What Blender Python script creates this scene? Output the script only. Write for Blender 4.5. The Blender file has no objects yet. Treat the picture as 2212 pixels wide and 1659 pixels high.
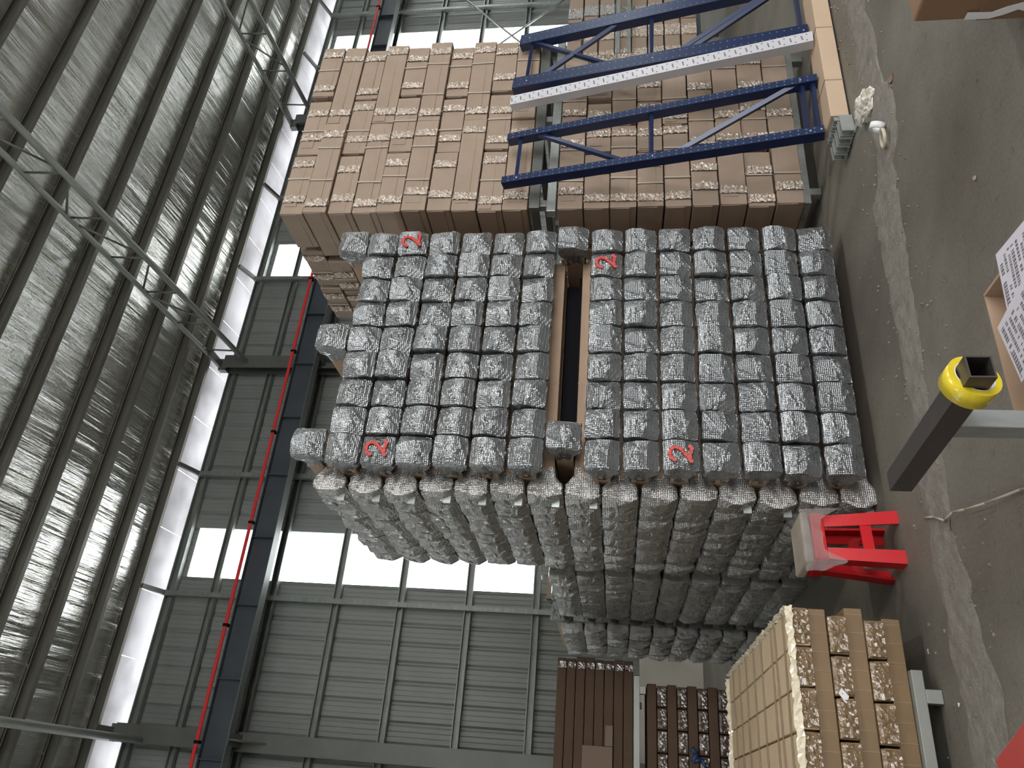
import bpy, bmesh, math, random
from math import sin, cos, pi, radians, sqrt
from mathutils import Vector, Matrix
import mathutils.noise as mnoise
random.seed(7)
C = bpy.context.scene.collection
S = bpy.context.scene

# ---------------------------------------------------------------- camera (a portrait photo stored lying on its side: world up points to frame left)
yaw, pitch, roll = radians(28.7), radians(7.91), radians(.68)
fw = Vector((sin(yaw)*cos(pitch), cos(yaw)*cos(pitch), sin(pitch)))
r0 = Vector((cos(yaw), -sin(yaw), 0)); u0 = r0.cross(fw)
rt = cos(roll)*r0 + sin(roll)*u0; up = cos(roll)*u0 - sin(roll)*r0
cd = bpy.data.cameras.new('camera'); cam = bpy.data.objects.new('camera', cd); C.objects.link(cam)
cd.sensor_width = 36; cd.lens = 36*1667/2212; cd.clip_start = .05; cd.clip_end = 200
cx, cy, cz = -up, rt, -fw
cam.matrix_world = Matrix(((cx.x, cy.x, cz.x, 0), (cx.y, cy.y, cz.y, 0), (cx.z, cy.z, cz.z, 1.45), (0, 0, 0, 1)))
S.camera = cam
# ---------------------------------------------------------------- daylight
w = bpy.data.worlds.new('sky'); S.world = w; w.use_nodes = True
bg = w.node_tree.nodes['Background']; bg.inputs[0].default_value = (.985, .99, 1, 1); bg.inputs[1].default_value = 8.0
for lx, ly, lp in ((3.5, -2.5, 240), (9.5, -1.5, 300), (-3.5, -2.5, 140)):   # added unseen lights behind the camera, for brightness and film glints
    ld = bpy.data.lights.new('added_fill_light', 'AREA'); ld.shape = 'DISK'; ld.size = .45; ld.energy = lp; ld.color = (1, .97, .93)
    lo = bpy.data.objects.new('added_fill_light', ld); C.objects.link(lo); lo.location = (lx, ly, 9.2)
S.view_settings.view_transform = 'Standard'; S.view_settings.look = 'None'; S.view_settings.gamma = 1
S.view_settings.use_curve_mapping = False
S.view_settings.exposure = -0.12

# ---------------------------------------------------------------- materials
def mat(name, col, rough=.6, metal=0, bump=None, var=0, vscale=4, spec=.5, stretch=(1, 1, 1), col2=None, alpha=1):
    """bump = list of (kind, scale, strength, distance, stretch)"""
    m = bpy.data.materials.new(name); m.use_nodes = True
    n, l = m.node_tree.nodes, m.node_tree.links
    b = n['Principled BSDF']; b.inputs['Base Color'].default_value = (*col, 1); b.inputs['Roughness'].default_value = rough
    b.inputs['Metallic'].default_value = metal; b.inputs['Specular IOR Level'].default_value = spec
    tc = n.new('ShaderNodeTexCoord')
    if var or col2:
        mp = n.new('ShaderNodeMapping'); mp.inputs['Scale'].default_value = stretch; l.new(tc.outputs['Object'], mp.inputs[0])
        no = n.new('ShaderNodeTexNoise'); no.inputs['Scale'].default_value = vscale; no.inputs['Detail'].default_value = 7; no.inputs['Roughness'].default_value = .62
        l.new(mp.outputs[0], no.inputs[0])
        rp = n.new('ShaderNodeValToRGB'); rp.color_ramp.elements[0].position = .3; rp.color_ramp.elements[1].position = .7
        c2 = col2 or tuple(max(0, c*(1-var)) for c in col); c1 = col if col2 else tuple(min(1, c*(1+var)) for c in col)
        rp.color_ramp.elements[0].color = (*c2, 1); rp.color_ramp.elements[1].color = (*c1, 1)
        l.new(no.outputs[0], rp.inputs[0]); l.new(rp.outputs[0], b.inputs['Base Color'])
    prev = None
    for kind, sc, st, dist, sx in (bump or []):
        mp = n.new('ShaderNodeMapping'); mp.inputs['Scale'].default_value = sx; l.new(tc.outputs['Object'], mp.inputs[0])
        if kind == 'noise':
            t = n.new('ShaderNodeTexNoise'); t.inputs['Scale'].default_value = sc; t.inputs['Detail'].default_value = 4
        elif kind == 'vor':
            t = n.new('ShaderNodeTexVoronoi'); t.inputs['Scale'].default_value = sc; t.feature = 'F1'; t.inputs['Randomness'].default_value = .25
        elif kind == 'fold':
            t = n.new('ShaderNodeTexVoronoi'); t.inputs['Scale'].default_value = sc; t.feature = 'F1'
        else:
            t = n.new('ShaderNodeTexWave'); t.inputs['Scale'].default_value = sc; t.inputs['Distortion'].default_value = 0
        l.new(mp.outputs[0], t.inputs[0])
        bp = n.new('ShaderNodeBump'); bp.inputs['Strength'].default_value = st; bp.inputs['Distance'].default_value = dist
        if kind == 'vor': bp.invert = True
        l.new(t.outputs['Fac' if kind in ('noise', 'wave') else 'Distance'], bp.inputs['Height'])
        if prev: l.new(prev.outputs[0], bp.inputs['Normal'])
        prev = bp
    if prev: l.new(prev.outputs[0], b.inputs['Normal'])
    return m
A1 = (1, 1, 1)
M = {}
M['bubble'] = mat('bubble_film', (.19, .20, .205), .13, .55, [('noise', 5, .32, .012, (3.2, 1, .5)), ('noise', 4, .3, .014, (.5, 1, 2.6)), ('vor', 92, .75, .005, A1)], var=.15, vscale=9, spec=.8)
M['bubble_b'] = mat('bubble_film_side_lifted', (.33, .32, .30), .2, .45, [('noise', 6, .35, .012, (3.2, 1, .5)), ('vor', 92, .75, .005, A1)], var=.12, vscale=9, spec=.7)  # same film as the front, base kept lighter to brighten the shaded side
M['kraft'] = mat('kraft_board', (.40, .275, .185), .7, 0, [('noise', 40, .08, .003, A1)], var=.13, vscale=3)
M['kraft_grey'] = mat('carton_board', (.315, .235, .175), .66, 0, [('noise', 9, .25, .01, A1)], var=.14, vscale=2.5)
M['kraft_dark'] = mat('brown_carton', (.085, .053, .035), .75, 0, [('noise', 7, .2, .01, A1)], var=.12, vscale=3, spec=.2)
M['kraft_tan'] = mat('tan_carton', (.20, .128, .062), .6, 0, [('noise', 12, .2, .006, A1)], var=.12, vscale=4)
M['kraft_toplit'] = mat('toplit_carton', (.60, .45, .28), .6, 0, [('noise', 12, .1, .005, A1)], var=.07, vscale=3)  # tan carton board with light from above put into its paler colour
M['edge'] = mat('raw_edge', (.30, .21, .14), .8)
M['tape'] = mat('clear_tape_over_card', (.56, .47, .39), .07, .15, [('fold', 26, .7, .015, (1, 1, 1)), ('noise', 60, .8, .006, A1)], col2=(.31, .235, .175), vscale=34, spec=1)  # whitish mottling for tape wrinkles, also stands in for their glints
M['tape_tan'] = mat('clear_film_over_tan_card', (.20, .13, .065), .12, 0, [('noise', 22, .7, .012, (1, 1, 2)), ('noise', 70, .5, .004, A1)], var=.15, vscale=25, spec=1)
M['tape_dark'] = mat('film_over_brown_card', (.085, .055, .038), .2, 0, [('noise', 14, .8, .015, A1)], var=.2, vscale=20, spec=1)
M['strap'] = mat('plastic_strap', (.44, .38, .31), .4)
M['strap_b'] = mat('brown_tape_line', (.24, .17, .10), .35)
M['steel'] = mat('painted_grey_steel', (.14, .145, .13), .45, .4, var=.12, vscale=2)
M['steel_lt'] = mat('galvanised_steel', (.36, .38, .36), .42, .55, [('noise', 30, .1, .004, A1)], var=.22, vscale=6)
M['tube'] = mat('grey_painted_tube', (.29, .30, .27), .45, .2, var=.1, vscale=3)
M['purlin'] = mat('roof_purlin_steel', (.12, .115, .095), .5, .4, var=.25, vscale=3, stretch=(.4, 4, 4))
M['crane'] = mat('dark_blue_grey_paint', (.05, .06, .07), .45, .1, var=.15, vscale=2)
M['crane_fl'] = mat('grey_flange', (.17, .185, .175), .45, .3)
M['red'] = mat('red_conductor', (.62, .03, .03), .4)
M['wall'] = mat('corrugated_sheet', (.235, .245, .23), .5, .2, var=.08, vscale=.8)
M['girt'] = mat('girt_steel', (.23, .245, .225), .45, .5, [('noise', 8, .1, .01, A1)], var=.2, vscale=5, stretch=(1, 3, 3))
M['low'] = mat('render_wall', (.58, .54, .48), .85, 0, [('noise', 6, .2, .02, A1)], var=.12, vscale=1.5)
M['foil'] = mat('foil_insulation', (.97, .98, .84), .25, .93, [('noise', .9, .6, .30, (2.2, .22, 1)), ('noise', 5, .6, .035, (4, .10, 1)), ('noise', 50, .6, .006, (1.5, .5, 1))], var=.3, vscale=2.6, stretch=(3, .14, 1))
M['blue'] = mat('blue_powder_coat', (.007, .020, .070), .28, .1, var=.1, vscale=3, spec=.7)
M['white_up'] = mat('galvanised_upright', (.60, .59, .62), .38, .3, var=.05)
M['slot'] = mat('punched_slot', (.16, .16, .17), .6)
M['redp'] = mat('red_plastic', (.60, .008, .014), .30, 0, [('noise', 90, .08, .002, A1)], spec=.6)
M['tubeb'] = mat('brown_grey_steel_tube', (.095, .08, .075), .38, .6, var=.3, vscale=6, stretch=(1, .2, 1))
M['yellow'] = mat('yellow_tape', (.72, .56, .03), .25, 0, var=.08, vscale=30, spec=.7)
M['white'] = mat('white_card', (.75, .75, .75), .5)
M['paper'] = mat('printed_paper', (.64, .61, .67), .55)
M['ink'] = mat('grey_ink', (.17, .16, .18), .7)
M['inkb'] = mat('black_marker', (.02, .02, .025), .6)
M['spray'] = mat('red_marker_paint', (.50, .045, .035), .4, var=.25, vscale=40)
M['blues'] = mat('blue_spray_mark', (.015, .04, .12), .5)
M['tanframe'] = mat('tan_window_frame', (.33, .26, .18), .5)
M['wood'] = mat('dusty_strap', (.42, .38, .30), .7)
M['black'] = mat('black_plastic_and_gap_shade', (.007, .007, .009), .8, spec=.1)  # rail clips, and the near-black standing for shade in the stack gap

for k_, cw in (('bubble', .9), ('bubble_b', .8), ('tape', .6), ('tape_tan', .8), ('tape_dark', .6)):
    b_ = M[k_].node_tree.nodes['Principled BSDF']; b_.inputs['Coat Weight'].default_value = cw; b_.inputs['Coat Roughness'].default_value = .06
    if b_.inputs['Normal'].links: M[k_].node_tree.links.new(b_.inputs['Normal'].links[0].from_socket, b_.inputs['Coat Normal'])
def foam_mat():
    m = bpy.data.materials.new('translucent_bubble_sheet'); m.use_nodes = True
    n, l = m.node_tree.nodes, m.node_tree.links; b = n['Principled BSDF']
    b.inputs['Base Color'].default_value = (.33, .29, .28, 1); b.inputs['Roughness'].default_value = .3
    tr = n.new('ShaderNodeBsdfTransparent'); mx = n.new('ShaderNodeMixShader'); mx.inputs[0].default_value = .42
    tc = n.new('ShaderNodeTexCoord'); v = n.new('ShaderNodeTexVoronoi'); v.inputs['Scale'].default_value = 110; v.inputs['Randomness'].default_value = .2
    bp = n.new('ShaderNodeBump'); bp.inputs['Strength'].default_value = .7; bp.inputs['Distance'].default_value = .004; bp.invert = True
    l.new(tc.outputs['Object'], v.inputs[0]); l.new(v.outputs['Distance'], bp.inputs['Height']); l.new(bp.outputs[0], b.inputs['Normal'])
    l.new(tr.outputs[0], mx.inputs[1]); l.new(b.outputs[0], mx.inputs[2]); l.new(mx.outputs[0], n['Material Output'].inputs[0])
    return m
M['film'] = foam_mat()
def trans_mat(name, col, clear, stain=0):
    m = bpy.data.materials.new(name); m.use_nodes = True
    n, l = m.node_tree.nodes, m.node_tree.links; n.remove(n['Principled BSDF'])
    tl = n.new('ShaderNodeBsdfTranslucent'); tp = n.new('ShaderNodeBsdfTransparent'); df = n.new('ShaderNodeBsdfDiffuse')
    tl.inputs[0].default_value = (*col, 1); tp.inputs[0].default_value = (*col, 1); df.inputs[0].default_value = (*col, 1)
    if stain:
        tc = n.new('ShaderNodeTexCoord'); no = n.new('ShaderNodeTexNoise'); no.inputs['Scale'].default_value = 1.3; no.inputs['Detail'].default_value = 8
        rp = n.new('ShaderNodeValToRGB'); rp.color_ramp.elements[0].position = .32; rp.color_ramp.elements[1].position = .6
        rp.color_ramp.elements[0].color = (*(c*(1-stain) for c in col), 1); rp.color_ramp.elements[1].color = (*col, 1)
        l.new(tc.outputs['Object'], no.inputs[0]); l.new(no.outputs[0], rp.inputs[0]); l.new(rp.outputs[0], tl.inputs[0])
    a = n.new('ShaderNodeMixShader'); a.inputs[0].default_value = .25; l.new(tl.outputs[0], a.inputs[1]); l.new(df.outputs[0], a.inputs[2])
    b = n.new('ShaderNodeMixShader'); b.inputs[0].default_value = clear; l.new(a.outputs[0], b.inputs[1]); l.new(tp.outputs[0], b.inputs[2])
    l.new(b.outputs[0], n['Material Output'].inputs[0]); return m
M['pane'] = trans_mat('clear_roof_light_sheet', (.95, .97, .97), .75)
M['eave'] = trans_mat('translucent_eave_sheet', (.42, .42, .43), .0, .3)

def floor_mat():
    m = bpy.data.materials.new('dusty_concrete'); m.use_nodes = True
    n, l = m.node_tree.nodes, m.node_tree.links; b = n['Principled BSDF']; b.inputs['Roughness'].default_value = .62
    b.inputs['Specular IOR Level'].default_value = .35
    tc = n.new('ShaderNodeTexCoord')
    def noise(sc, det, sx=(1, 1, 1), r=.6):
        mp = n.new('ShaderNodeMapping'); mp.inputs['Scale'].default_value = sx; l.new(tc.outputs['Object'], mp.inputs[0])
        t = n.new('ShaderNodeTexNoise'); t.inputs['Scale'].default_value = sc; t.inputs['Detail'].default_value = det; t.inputs['Roughness'].default_value = r
        l.new(mp.outputs[0], t.inputs[0]); return t
    def ramp(src, p0, c0, p1, c1):
        r = n.new('ShaderNodeValToRGB'); r.color_ramp.elements[0].position = p0; r.color_ramp.elements[1].position = p1
        r.color_ramp.elements[0].color = (*c0, 1); r.color_ramp.elements[1].color = (*c1, 1); l.new(src, r.inputs[0]); return r
    big = ramp(noise(.9, 8).outputs[0], .3, (.115, .104, .085), .68, (.225, .207, .175))
    spots = ramp(noise(11, 8, r=.78).outputs[0], .56, (1, 1, 1), .72, (.5, .48, .45))
    mu = n.new('ShaderNodeMix'); mu.data_type = 'RGBA'; mu.blend_type = 'MULTIPLY'; mu.inputs[0].default_value = .9
    l.new(big.outputs[0], mu.inputs[6]); l.new(spots.outputs[0], mu.inputs[7])
    fine = ramp(noise(60, 4, r=.8).outputs[0], .25, (.68, .68, .68), .75, (1.2, 1.18, 1.14))
    m2 = n.new('ShaderNodeMix'); m2.data_type = 'RGBA'; m2.blend_type = 'MULTIPLY'; m2.inputs[0].default_value = .9
    l.new(mu.outputs[2], m2.inputs[6]); l.new(fine.outputs[0], m2.inputs[7]); l.new(m2.outputs[2], b.inputs['Base Color'])
    bp = n.new('ShaderNodeBump'); bp.inputs['Strength'].default_value = .25; bp.inputs['Distance'].default_value = .01
    l.new(noise(35, 6).outputs[0], bp.inputs['Height']); l.new(bp.outputs[0], b.inputs['Normal'])
    return m
M['floor'] = floor_mat()
M['dirt'] = mat('gritty_cement_dust', (.225, .205, .175), .95, 0, [('noise', 30, .7, .012, A1), ('noise', 120, .5, .006, A1)], var=.22, vscale=12)

# ---------------------------------------------------------------- helpers
class MB:
    def __init__(s): s.bm = bmesh.new()
    def box(s, x0, x1, y0, y1, z0, z1, bev=0, mx=None, jit=0):
        vs = [Vector((x, y, z)) for x in (x0, x1) for y in (y0, y1) for z in (z0, z1)]
        if jit: vs = [v + Vector([random.uniform(-jit, jit) for _ in range(3)]) for v in vs]
        if mx: vs = [mx @ v for v in vs]
        v = [s.bm.verts.new(p) for p in vs]
        fs = [s.bm.faces.new([v[i] for i in q]) for q in ((0, 1, 3, 2), (4, 6, 7, 5), (0, 4, 5, 1), (2, 3, 7, 6), (0, 2, 6, 4), (1, 5, 7, 3))]
        if bev:
            es = list({e for f in fs for e in f.edges})
            bmesh.ops.bevel(s.bm, geom=es, offset=bev, segments=2, affect='EDGES', profile=.5)
        return s
    def tube(s, p, q, r, n=10, r2=None, cap=True):
        p, q = Vector(p), Vector(q); d = (q-p).normalized(); a = d.orthogonal().normalized(); b = d.cross(a)
        r2 = r if r2 is None else r2
        A = [s.bm.verts.new(p + (a*cos(2*pi*i/n)+b*sin(2*pi*i/n))*r) for i in range(n)]
        B = [s.bm.verts.new(q + (a*cos(2*pi*i/n)+b*sin(2*pi*i/n))*r2) for i in range(n)]
        for i in range(n):
            f = s.bm.faces.new((A[i], A[(i+1) % n], B[(i+1) % n], B[i])); f.smooth = True
        if cap: s.bm.faces.new(A[::-1]); s.bm.faces.new(B)
        return s
    def path(s, pts, r, n=8):
        for a, b in zip(pts, pts[1:]): s.tube(a, b, r, n)
        return s
    def beam(s, p, q, prof, upv=(0, 0, 1)):
        """sweep a closed profile [(a,b)..] from p to q; a along side, b along up"""
        p, q, upv = Vector(p), Vector(q), Vector(upv); d = (q-p).normalized(); sd = d.cross(upv).normalized(); u = sd.cross(d)
        A = [s.bm.verts.new(p+sd*a+u*b) for a, b in prof]; B = [s.bm.verts.new(q+sd*a+u*b) for a, b in prof]; n = len(prof)
        for i in range(n): s.bm.faces.new((A[i], A[(i+1) % n], B[(i+1) % n], B[i]))
        s.bm.faces.new(A[::-1]); s.bm.faces.new(B); return s
    def poly(s, pts, th, nrm=None):
        pts = [Vector(p) for p in pts]; nn = nrm or (pts[1]-pts[0]).cross(pts[2]-pts[0]).normalized()
        A = [s.bm.verts.new(p) for p in pts]; B = [s.bm.verts.new(p+Vector(nn)*th) for p in pts]; n = len(pts)
        s.bm.faces.new(A[::-1]); s.bm.faces.new(B)
        for i in range(n): s.bm.faces.new((A[i], A[(i+1) % n], B[(i+1) % n], B[i]))
        return s
    def mesh(s, name, m):
        me = bpy.data.meshes.new(name); bmesh.ops.recalc_face_normals(s.bm, faces=s.bm.faces); s.bm.to_mesh(me); s.bm.free(); me.materials.append(m)
        for x_ in getattr(s, 'extra', ()): me.materials.append(x_)
        return me
    def obj(s, name, m, parent=None): return link(name, s.mesh(name, m), parent)
def link(name, me, parent=None):
    o = bpy.data.objects.new(name, me); C.objects.link(o)
    if parent: o.parent = parent
    return o
def tag(o, label=None, cat=None, group=None, kind=None):
    if label: o['label'] = label
    if cat: o['category'] = cat
    if group: o['group'] = group
    if kind: o['kind'] = kind
    return o
def thing(name, label, cat, loc=(0, 0, 0), rz=0, group=None):
    o = bpy.data.objects.new(name, None); C.objects.link(o); o.location = loc; o.rotation_euler = (0, 0, rz)
    return tag(o, label, cat, group)
def struct(name, mb, m): return tag(mb.obj(name, m), kind='structure')
def rebase(root):
    """children were built in world space: move them under the root's base"""
    inv = Matrix.Translation(root.location).inverted()
    for c in root.children:
        if c.data: c.data.transform(inv)
ORD = ['first', 'second', 'third', 'fourth', 'fifth', 'sixth', 'seventh', 'eighth', 'ninth', 'tenth', 'eleventh', 'twelfth', 'thirteenth', 'fourteenth', 'fifteenth', 'sixteenth']
Csec = lambda w, h, t: [(0, -h/2), (w, -h/2), (w, -h/2+.02), (w-t, -h/2+.02), (w-t, -h/2+t), (t, -h/2+t), (t, h/2-t), (w-t, h/2-t), (w-t, h/2-.02), (w, h/2-.02), (w, h/2), (0, h/2)]
Isec = lambda w, h, t: [(-w/2, -h/2), (w/2, -h/2), (w/2, -h/2+t), (t/2, -h/2+t), (t/2, h/2-t), (w/2, h/2-t), (w/2, h/2), (-w/2, h/2), (-w/2, h/2-t), (-t/2, h/2-t), (-t/2, -h/2+t), (-w/2, -h/2+t)]

# ---------------------------------------------------------------- the hall
XL, XR, YB, YW = -9.0, 30.0, -12.0, 14.0
struct('floor', MB().box(XL, XR, YB, 15.2, -.2, 0), M['floor'])
def roofz(y): return 10.47 + (13.62-y)*.10
b = MB()
nx = 40
b.poly([(XL, 13.62, roofz(13.62)), (XR, 13.62, roofz(13.62)), (XR, YB, roofz(YB)), (XL, YB, roofz(YB))], .05, Vector((0, 0, 1)))
struct('ceiling', b, M['foil'])
# foil lap seams (long lines running with the slope)
b = MB(); x = XL+.7
while x < XR:
    b.box(x, x+.03, YB+.2, 13.55, -.012, 0, mx=Matrix.Translation((0, 0, roofz(0))) @ Matrix(((1, 0, 0, 0), (0, 1, 0, 0), (0, -.1, 1, 0), (0, 0, 0, 1)))); x += 1.2
struct('trim_1', b, M['foil'])
# eave sheet: translucent, outside daylight on it
b = MB(); x = XL
while x < XR:
    b.box(x, x+1.19, 0, 1.02, -.006, 0, mx=Matrix.Translation((0, 13.60, roofz(13.6)-.20)) @ Matrix(((1, 0, 0, 0), (0, 1, 0, 0), (0, -.1, 1, 0), (0, 0, 0, 1)))); x += 1.2
struct('trim_2', b, M['eave'])
struct('trim_3', MB().box(XL, XR, 14.50, 14.62, 10.02, 10.20), M['steel_lt'])

# back wall: ribbed sheets with roof-light strips left open for the panes
WIN = [(-4.03, -3.04), (3.37, 4.36), (10.52, 11.55), (18.15, 19.25), (25.6, 26.6)]
def ribs(x0, x1, z0, z1, bm_mb):
    """inner face of corrugated sheet: trapezoid every .33 m with a shallow stiffener between"""
    pr = []; k = math.floor(x0/.33)
    while k*.33 < x1:
        a = k*.33
        for dx, dy in ((0, 0), (.035, .035), (.065, .035), (.10, 0), (.16, 0), (.172, .006), (.184, 0), (.245, 0), (.257, .006), (.269, 0)):
            if x0 < a+dx < x1: pr.append((a+dx, dy))
        k += 1
    pr = [(x0, 0)] + pr + [(x1, 0)]
    vs = [(bm_mb.bm.verts.new((x, YW+.10+d, z0)), bm_mb.bm.verts.new((x, YW+.10+d, z1))) for x, d in pr]
    for (a, c), (d, e) in zip(vs, vs[1:]): bm_mb.bm.faces.new((a, d, e, c))
    bb = [(bm_mb.bm.verts.new((x, YW+.16, z0)), bm_mb.bm.verts.new((x, YW+.16, z1))) for x in (x0, x1)]
    bm_mb.bm.faces.new((bb[1][0], bb[0][0], bb[0][1], bb[1][1]))
b = MB(); ZT = 9.93
edges = [XL] + [v for p in WIN for v in p] + [XR]
for i in range(0, len(edges), 2): 
    if edges[i] == 4.36: ribs(4.36, 4.9, 2.62, ZT, b); ribs(4.9, edges[i+1], 1.05, ZT, b); ribs(4.36, 4.9, 1.05, 1.25, b)
    else: ribs(edges[i], edges[i+1], 1.05, ZT, b)
for x0, x1 in WIN:
    ribs(x0, x1, 9.74, ZT, b)
    if x0 == 3.37: continue
    ribs(x0, x1, 1.05, 2.82, b)
ribs(3.37, 4.36, 2.62, 2.82, b); ribs(3.37, 4.36, 1.05, 1.25, b)
struct('wall_back', b, M['wall'])
struct('baseboard_back', MB().box(XL, XR, YW-.08, YW+.22, 0, 1.05), M['low'])
for i, (x0, x1) in enumerate(WIN):
    o = struct('window_%d' % (i+1), MB().box(x0, x1, YW+.12, YW+.124, 2.82, 9.74), M['pane'])
o = struct('window_6', MB().box(3.37, 4.9, YW+.12, YW+.124, 1.25, 2.62), M['pane'])
f = MB(); f.box(3.27, 3.37, YW-.02, YW+.1, 1.2, 2.70); f.box(4.9, 5.0, YW-.02, YW+.1, 1.2, 2.70); f.box(3.37, 4.9, YW-.02, YW+.1, 2.62, 2.70); f.box(3.37, 4.9, YW-.02, YW+.1, 1.2, 1.28)
fo = f.obj('window_frame', M['tanframe'], o)
b = MB(); b.box(XL-.1, XL, YB, 15, 0, 8.3); b.box(XL-.1, XL, YB, 15, 9.4, 12.9); struct('wall_left', b, M['wall'])
struct('window_7', MB().box(XL-.06, XL-.055, YB, 15, 8.3, 9.4), M['pane'])  # added unseen light band, brightens the foil and upper left faces
b = MB(); YR = -9.0   # unseen rear wall; its doorway is an added opening that lets daylight in
b.box(XL, 0, YR-.1, YR, 0, 12.9); b.box(11.5, XR, YR-.1, YR, 0, 12.9); b.box(0, 11.5, YR-.1, YR, 6.0, 12.9)
struct('wall_front', b, M['wall'])
b = MB(); b.box(XR, XR+.1, YB, 15, 0, 6.6); b.box(XR, XR+.1, YB, 15, 9.4, 12.9); struct('wall_right', b, M['wall'])
struct('window_8', MB().box(XR+.05, XR+.055, YB, 15, 6.6, 9.4), M['pane'])  # light band added out of view for glints on the ceiling

# columns, wall posts, girts
GZ = [2.88, 4.11, 5.37, 6.60, 7.86, 9.03, 9.90]
COLX = [-6.85, .55, 7.95, 15.35, 22.75]
for i, x in enumerate(COLX):
    c = thing('steel_column', ['', 'wide dark steel column against back wall at the foot of the photo, left of window strip', 'grey steel column behind tall silver stack, under the middle roof truss', 'grey steel column rising behind the brown carton stack', ''][i] or 'grey steel column of the back wall outside the main view', 'column', (x, YW-.22, 0), 0)
    if i in (0, 4): C.objects.unlink(c); bpy.data.objects.remove(c); continue
    MB().beam((0, 0, 0), (0, 0, 9.98), Isec(.30, .30, .014), (0, 1, 0)).obj('shaft', M['steel'], c)
    MB().box(-.2, .2, -.2, .14, 0, .03).obj('base_plate', M['steel'], c)
    m = MB(); m.poly([(-.012, -.15, 7.22), (-.012, -.15, 7.66), (-.012, -.62, 7.66), (-.012, -.62, 7.52)], .024, Vector((1, 0, 0))); m.box(-.1, .1, -.64, -.15, 7.66, 7.68)
    m.obj('crane_bracket', M['steel'], c)
    m = MB(); m.box(-.14, .14, .0, .14, 9.98, 10.16); m.box(-.08, .08, -.5, .06, 10.1, 10.17); m.obj('cap_plate', M['steel'], c)
PX = [3.0, 5.43, 10.35, 12.85, 17.65, 19.9]
wh = {3.0: 'slim wall post just left of the bright window strip, with a short eave arm', 5.43: 'slim wall post between bright window strip and the middle column',
      10.35: 'slim wall post beside the short bright window glimpse above brown cartons', 12.85: 'slim wall post half hidden behind brown cartons, right of the second window glimpse',
      17.65: 'pale wall post left of the far right window strip', 19.9: 'pale tubular wall post nearest the right edge, crossing the brace rods'}
for x in PX:
    c = thing('wall_post', wh[x], 'post', (x, YW-.05, 1.05))
    MB().box(-.045, .045, -.09, .03, 0, 8.95).obj('shaft', M['girt'], c)
    MB().beam((0, -.08, 8.92), (0, -.55, 9.10), [(-.04, -.035), (.04, -.035), (.04, .035), (-.04, .035)]).obj('eave_arm', M['steel'], c)
gl = ['lowest wall rail in view, under the sills of the tall windows', 'second wall rail up, crossing the tall windows low down', 'third wall rail up, crossing the tall windows',
      'fourth wall rail up, crossing the tall windows below the crane beam', 'wall rail mostly hidden behind the dark crane beam', 'wall rail just above the red power rail', 'topmost wall rail, along the foot of the bright eave strip']
for z, lb in zip(GZ, gl):
    c = MB().beam((XL, YW+.06, z), (XR, YW+.06, z), Csec(.11, .13, .006) if z < 9.8 else Csec(.12, .16, .006)).obj('wall_girt', M['girt']); tag(c, 'galvanised steel ' + lb, 'girt', 'wall girts')

# crane runway with red conductor rail
YC = 13.22
c = thing('crane_runway_beam', 'dark crane runway beam running the length of the back wall on column brackets', 'beam', (0, YC, 7.68))
b = MB(); b.box(XL, XR, -.008, .008, 0, .42)
b.obj('web', M['crane'], c)
b = MB(); b.box(XL, XR, -.11, .11, -.012, 0); b.obj('bottom_flange', M['crane_fl'], c)
b = MB(); b.box(XL, XR, -.09, .09, .42, .435); b.box(XL, XR, -.02, .02, .435, .475); b.obj('top_flange', M['crane'], c)
x = -1.0
while x < XR-1:
    MB().box(x, x+.012, -.1, -.008, 0, .42).obj('stiffener', M['crane'], c); x += 1.23
c = thing('conductor_rail', 'bright red power rail fixed along the top of the crane beam', 'rail', (0, YC-.16, 8.16))
MB().box(XL, XR, -.012, .012, -.028, .028).obj('rail', M['red'], c)
x = -1.4
while x < XR-1:
    MB().box(x, x+.05, -.02, .09, -.05, .045, .005).obj('clip', M['black'], c); x += 1.85

# purlins
PY = [13.60, 12.85, 11.92, 10.92, 9.92, 8.92, 7.92, 6.92, 5.92, 4.92, 3.92, 2.92, 1.92, .92]
for i, y in enumerate(PY):
    nm = ['nearest the bright eave strip', 'second from the eave strip'] + [ORD[k] + ' from the eave strip' for k in range(2, 16)]
    hz = .21
    o = MB().beam((XL, y, roofz(y)-hz/2-.005), (XR, y, roofz(y)-hz/2-.005), Csec(.08, hz, .006)).obj('roof_purlin', M['purlin'])
    tag(o, 'long rusty grey roof purlin under the foil ceiling, ' + nm[i], 'purlin', 'roof purlins')
# lattice tubes under the roof
def lat(x, y0, y1, lb):
    t = thing('roof_truss', lb, 'truss', (x, y1, 9.4))
    zt = lambda y: 10.14 + (14.0-y)*.078; zb = lambda y: 9.44 + (14-y)*.083
    L = lambda y, z: Vector((0, y-y1, z-9.4))
    MB().tube(L(y0, zt(y0)), L(13.95, zt(13.95)), .05, 14).obj('top_chord', M['tube'], t)
    MB().tube(L(y0, zb(y0)), L(13.78, zb(13.78)), .055, 14).obj('bottom_chord', M['tube'], t)
    y = 13.2; k = 0
    while y > y0+.8:
        MB().tube(L(y, zb(y)), L(y-.05, zt(y-.05)), .019, 8).obj('web_bar', M['steel'], t)
        ya, yb = (y-.1, y-.95) if k % 2 == 0 else (y-.95, y-.1)
        MB().tube(L(ya, zt(ya)), L(yb, zb(yb)), .019, 8).obj('web_bar', M['steel'], t)
        y -= 1.05; k += 1
lat(7.95, -4, 13.9, 'pale grey lattice roof truss crossing the foil ceiling down to the middle column')
lat(15.35, 0, 13.9, 'pale grey lattice roof truss in the distance, ending above the brown carton stack')
lat(.45, 2, 13.9, 'pale grey roof truss at the bottom edge of the photo, meeting the wide column')
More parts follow.
